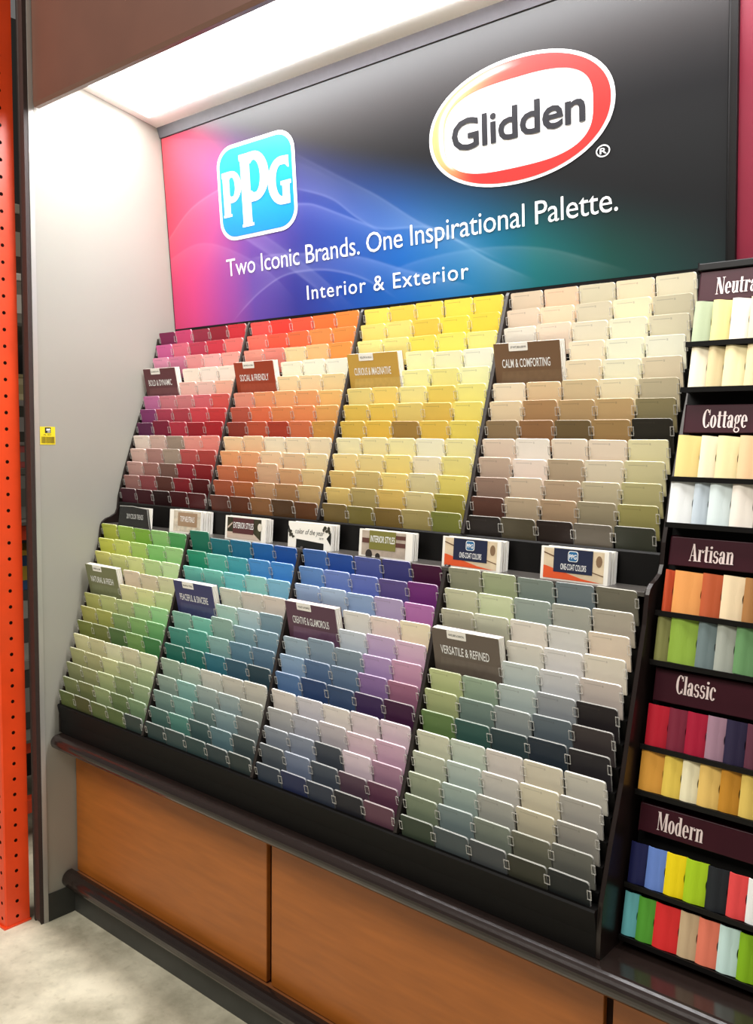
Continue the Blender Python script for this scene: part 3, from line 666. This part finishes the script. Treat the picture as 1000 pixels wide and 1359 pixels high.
def onecoat(o, w_, h):
    face(P_().rect(.007, .003, w_*.94, h-.003), 'picture', mat('wall_picture', 'dcc8a8', .5, .4, .1, 60), o)
    face(P_().poly([(.007, .003), (w_*.9, .003), (w_*.62, h*.12), (.012, h*.42), (.007, h*.42)]), 'orange_sweep', mat('orange_print', 'e05828', .5), o, 2)
    face(P_().poly([(.007, h*.8), (w_*.25, h*.66), (w_*.25, h*.70), (.007, h*.84)]).poly([(w_*.75, h*.34), (w_*.94, h*.24), (w_*.94, h*.27), (w_*.75, h*.37)]), 'picture_lines', mat('brown_line_print', '6a4c34', .5), o, 2)
    face(P_().disc(w_*.87, h*.68, .007, .012, 12), 'picture_plant', mat('plant_print', '84684c', .5), o, 2)
    face(P_().rect(w_*.2, h*.25, w_*.78, h*.97), 'title_block', mat('navy_print', '1c2440', .45), o, 3)
    lgm = face(P_().rrect(w_*.415, h*.60, w_*.565, h*.92, .005, .005, 4), 'logo', M_white_print, o, 4)
    face(P_().rrect(w_*.425, h*.62, w_*.555, h*.90, .0045, .0045, 4), 'logo_field', mat('logo_blue', '2c6c9c', .45), lgm, 5)
    face(text('PPG', w_*.435, h*.68, w_*.11, .0095, .016), 'logo_letters', M_white_print, lgm, 6)
    face(text('ONE-COAT COLORS', w_*.31, h*.34, w_*.38, .0125, .004), 'lettering', M_white_print, o, 4)
brochure('paint_brochure', 'orange and navy brochure stack, left one of the two alike', 1.406, 1.564, .069, .038, 5, onecoat)
brochure('paint_brochure', 'orange and navy brochure stack at the right end of the shelf', 1.665, 1.819, .069, .047, 5, onecoat)

# ------------------------------------------------------------------ right-hand palette rack
def by(z): return .386-.188*(1.927-z)
pr_ = empty('palette_rack', (2.3, .3, .6255)); tag(pr_, 'dark rack with maroon title strips and folded palette cards', 'display rack')
PL = -Vector(pr_.location)
MB().prism([(by(.6265)+.03, .6265), (by(1.945)+.03, 1.945), (.53, 1.945), (.53, .6265)], 1.9165, 2.75).build('back_board', M_dark, pr_, PL)
MB().prism([(by(1.93)-.004, 1.929), (by(1.94)-.004, 1.944), (.53, 1.944), (.53, 1.929)], 1.922, 2.75).build('top_cap', M_black, pr_, PL, bevel=.002)
M_maroon = mat('maroon_strip', '38101b', .4, .25, .1, 18)
M_title = mat('title_print', 'e8d4d0', .5)
bex, bey = Vector((1, 0, 0)), Vector((0, .188, 1)).normalized()
TITLES = [('Neutrals', 1.866, 1.927, 1.961, 1.879, .034, .098), ('Cottage', 1.606, 1.661, 1.964, 1.6165, .0355, .086), ('Artisan', 1.348, 1.403, 1.967, 1.3595, .0335, .085), ('Classic', 1.088, 1.15, 1.970, 1.109, .035, .076), ('Modern', .843, .894, 1.963, .8535, .034, .088)]
for ttl, z0, z1, tx, tz, cap, wd in TITLES:
    st = MB().prism([(by(z0), z0), (by(z1), z1), (by(z1)+.032, z1), (by(z0)+.032, z0)], 1.9275, 2.75).build('title_strip', M_maroon, pr_, PL, bevel=.0015)
    p = didone(ttl); q = Print().merge(p, 0, 0, wd/p.width, cap)
    q.put('lettering', Vector((tx, by(tz), tz))+PL*0, bex, bey, M_title, st, .0012)
CARDROWS = [
 ('upper Neutrals row', 1.782, 1.863, [1.928, 1.964, 2.001, 2.036], 2.072, 'b4c09c e8d890 fcf0dc f4e4b4'),
 ('lower Neutrals row', 1.692, 1.772, [1.931, 1.965, 1.997, 2.038], 2.075, 'faeed0 dcc898 f4e4b0 ecd8a8'),
 ('upper Cottage row', 1.517, 1.598, [1.924, 1.97, 2.002, 2.043], 2.085, 'f0d488 faecc8 f8e4ac f0c898'),
 ('lower Cottage row', 1.428, 1.510, [1.92, 1.967, 1.997, 2.039], 2.08, 'eef0ee c4d0d8 dce8e6 f0e6d8'),
 ('upper Artisan row', 1.258, 1.338, [1.929, 1.948, 2.002, 2.04, 2.08], 2.115, 'c44c28 eca058 bc5830 f0d8b0 a87440'),
 ('lower Artisan row', 1.164, 1.248, [1.924, 1.951, 2.004, 2.039, 2.074], 2.11, '84844c 90b040 708080 a8aca0 689460'),
 ('upper Classic row', 1.004, 1.081, [1.925, 1.967, 2.002, 2.04, 2.074, 2.111], 2.148, 'b8182c 7c2438 a81434 a48090 28203c 5c2c3c'),
 ('lower Classic row', .919, .994, [1.922, 1.968, 2.003, 2.035, 2.074, 2.11], 2.148, 'e0a040 eccc58 f6ecc4 ecc46c c48828 e0c060'),
 ('upper Modern row', .746, .821, [1.922, 1.956, 1.992, 2.029, 2.069, 2.107, 2.14], 2.175, '1c2050 6c8cd4 fce010 b0d420 202428 ec4c4c f4f4f0'),
 ('lower Modern row', .649, .728, [1.921, 1.949, 1.982, 2.029, 2.063, 2.1, 2.135], 2.17, '78ccd0 5cac38 e83030 d4b890 f48468 d4f0e8 8cbc1c')]
for rname, z0, z1, xs, xend, colsr in CARDROWS:
    MB().prism([(by(z0)-.018, z0-.006), (by(z0)-.018, z0+.004), (by(z0)-.0155, z0+.004), (by(z0)-.0155, z0-.001), (by(z0)+.034, z0-.001), (by(z0)+.034, z0-.006)], 1.919, 2.75).build('card_rail', M_black, pr_, PL)
    cl = colsr.split()
    for i, (x, h) in enumerate(zip(xs, cl)):
        x2 = (xs[i+1] if i+1 < len(xs) else xend)-.0006; wd = x2-x; hh = (z1-z0)*1.0/math.cos(.186)
        NXc, NZ = 12, 24; V = []; F = []; rad = .0105
        for side_ in (0, 1):
            for j in range(NZ+1):
                zz = hh*j/NZ; dz = zz-hh*.5; cut = math.sqrt(max(0, rad*rad-dz*dz))*.32
                for a in range(NXc+1):
                    u = a/NXc; xx = u*(wd-cut); uu = xx/wd
                    yy = -.0115-.0025*math.sin(math.pi*min(1, uu*1.6))+.0075*uu**2.2
                    V.append((xx, yy+side_*.003, zz-(.0015*uu)))
        n1 = (NXc+1)*(NZ+1)
        for j in range(NZ):
            for a in range(NXc):
                q = j*(NXc+1)+a; F.append((q, q+1, q+NXc+2, q+NXc+1)); F.append((n1+q, n1+q+NXc+1, n1+q+NXc+2, n1+q+1))
            for a in (0, NXc):
                q = j*(NXc+1)+a; F.append((q, q+NXc+1, n1+q+NXc+1, n1+q) if a == 0 else (q, n1+q, n1+q+NXc+1, q+NXc+1))
        for a in range(NXc):
            F.append((a, n1+a, n1+a+1, a+1)); q = NZ*(NXc+1)+a; F.append((q, q+1, n1+q+1, n1+q))
        mb = MB().add(V, F)
        nmc = cname(h)
        o = mb.build('palette_card', mat('palette_card_'+h, hx(h, .92), .5, .35), None, (x, by(z0+.001), z0+.001+random.uniform(0, .001)), (-.186, 0, random.uniform(-.02, .02)))
        tag(o, f"folded {nmc} palette card, {ORD[i]} from left in the {rname}", 'palette card', 'folded palette cards in the right-hand rack')

# ------------------------------------------------------------------ orange pallet rack post at the far left, stock beyond it
def perforated(mb, a0, a1, z0, n, pitch, cx, r, T, m=0, N=12):
    """strip of n cells, each with a round hole; T maps (a, z) to 3-D"""
    for k in range(n):
        zb, zt = z0+k*pitch, z0+(k+1)*pitch; zc = (zb+zt)/2
        ins, outs = [], []
        for i in range(N):
            an = 2*math.pi*(i+.5)/N; c, d = math.cos(an), math.sin(an)
            ins.append((cx+r*c, zc+r*d))
            hx_, hz = ((a1-cx) if c > 0 else (cx-a0)), pitch/2
            tt = min(hx_/abs(c) if abs(c) > 1e-6 else 9, hz/abs(d)); outs.append((cx+c*tt, zc+d*tt))
        V = [T(*q) for q in ins]+[T(*q) for q in outs]
        F = []
        for i in range(N):
            j = (i+1) % N; F.append((i, j, N+j, N+i))
        cor = [(a1, zt), (a0, zt), (a0, zb), (a1, zb)]
        b = len(V); V += [T(*q) for q in cor]
        for ci, (ca_, cz_) in enumerate(cor):
            best = [i for i in range(N) if True]
            for i in range(N):
                j = (i+1) % N; p, q = outs[i], outs[j]
                if abs(p[0]-q[0]) > 1e-6 and abs(p[1]-q[1]) > 1e-6:
                    if (abs(p[0]-ca_) < 1e-6 and abs(q[1]-cz_) < 1e-6) or (abs(q[0]-ca_) < 1e-6 and abs(p[1]-cz_) < 1e-6): F.append((N+i, N+j, b+ci))
        mb.add(V, F, m)
ra = empty('pallet_rack', (-.1, -.06, 0)); tag(ra, 'orange steel pallet rack post with rows of round holes', 'pallet rack')
AL = -Vector(ra.location)
M_or = mat('orange_painted_steel', 'f04a1c', .32, .5, .1, 9, .03)
M_hole = mat('post_inside_shade', '240c08', .9, .1)
mb = MB()
PXR, PYF, PYB = -.0564, -.098, -.0188
perforated(mb, PYF+.004, PYB, .0048, 64, .0508, (PYF+PYB)/2, .0058, lambda a, z: (PXR, a, z))
perforated(mb, PXR-.085, PXR-.004, .0048, 64, .0508, PXR-.022, .0058, lambda a, z: (a, PYF, z))
mb.add([(PXR, PYF+.004, .0048), (PXR-.004, PYF, .0048), (PXR-.004, PYF, 3.256), (PXR, PYF+.004, 3.256)], [(0, 1, 2, 3)])
mb.box(PXR-.004, PXR, PYB, PYB+.0025, .0048, 3.256)
mb.build('upright_post', M_or, ra, AL)
MB().box(PXR-.085, PXR-.003, PYF+.003, PYB, .0048, 3.256).build('post_inner_shade', M_hole, ra, AL)  # dark block in the hollow post: shade behind the holes put into colour
MB().box(PXR-.1, PXR+.004, PYF-.006, PYB+.006, 0, .006).build('foot_plate', M_or, ra, AL)
for z in (1.19, .36, .12):
    MB().box(-.62, -.57, -.1, .75, z, z+.055).build('beam', mat('orange_beam', 'd84420', .45), ra, AL, bevel=.003)
MB().box(-1.25, -1.23, -.3, 1.2, 0, 3.4).build('added_backdrop', mat('dark_backdrop', '2c2a28', .8), ra, AL)  # added dark board, stands in for the dark background behind the stock
for z in (.42, 1.26, 2.0):
    MB().box(-1.2, -.55, -.05, .75, z-.012, z).build('wire_shelf', mat('grey_shelf_metal', '6c6860', .5, .5, metal=.3), ra, AL)
def stock(name, label, x, y, z, sx, sy, sz, c, band):
    o = empty(name, (x, y, z)); tag(o, label, 'box')
    MB().box(-sx/2, sx/2, -sy/2, sy/2, 0, sz*.86).build('body', mat('stock_'+c, c, .6, .3, .1, 30), o, bevel=.003)
    MB().box(-sx/2-.003, sx/2+.003, -sy/2-.003, sy/2+.003, sz*.86, sz).build('lid', mat('stock_'+band, band, .6, .3), o, bevel=.003)
    MB().box(sx/2, sx/2+.001, -sy*.3, sy*.3, sz*.25, sz*.6).build('label_patch', mat('stock_'+band, band), o)
for q in [('stock_box', 'pale grey carton seen high in the gap beside the orange post', -.76, .32, 2.0, .2, .26, .2, '8c8478', 'd8d0c4'),
          ('stock_box', 'tall brown carton near the top of the gap', -.76, .33, 2.2, .18, .24, .26, '4c3c34', 'a09484'),
          ('stock_box', 'cream carton in the gap at tag height', -.76, .33, 1.72, .2, .24, .1, 'c8b890', 'a89870'),
          ('stock_box', 'dark carton under the cream carton in the gap', -.76, .33, 1.56, .2, .24, .16, '3c3830', '88807a'),
          ('stock_box', 'small red carton in the gap just above the yellow tag', -.76, .33, 1.46, .2, .24, .1, 'a04c48', '787068'),
          ('stock_box', 'grey carton resting on the upper wire shelf in the gap', -.76, .33, 1.2605, .2, .24, .2, '7c7870', '5c5850'),
          ('stock_box', 'yellow topped blue carton low in the gap', -.77, .33, .98, .2, .26, .16, '3c5c88', 'c8a840'),
          ('stock_box', 'white carton below the blue carton in the gap', -.77, .33, .70, .2, .26, .28, 'a8a49c', '54504c'),
          ('stock_box', 'dark grey carton on the lowest wire shelf in the gap', -.77, .33, .4205, .2, .26, .28, '44423e', '8c8880')]:
    stock(*q)
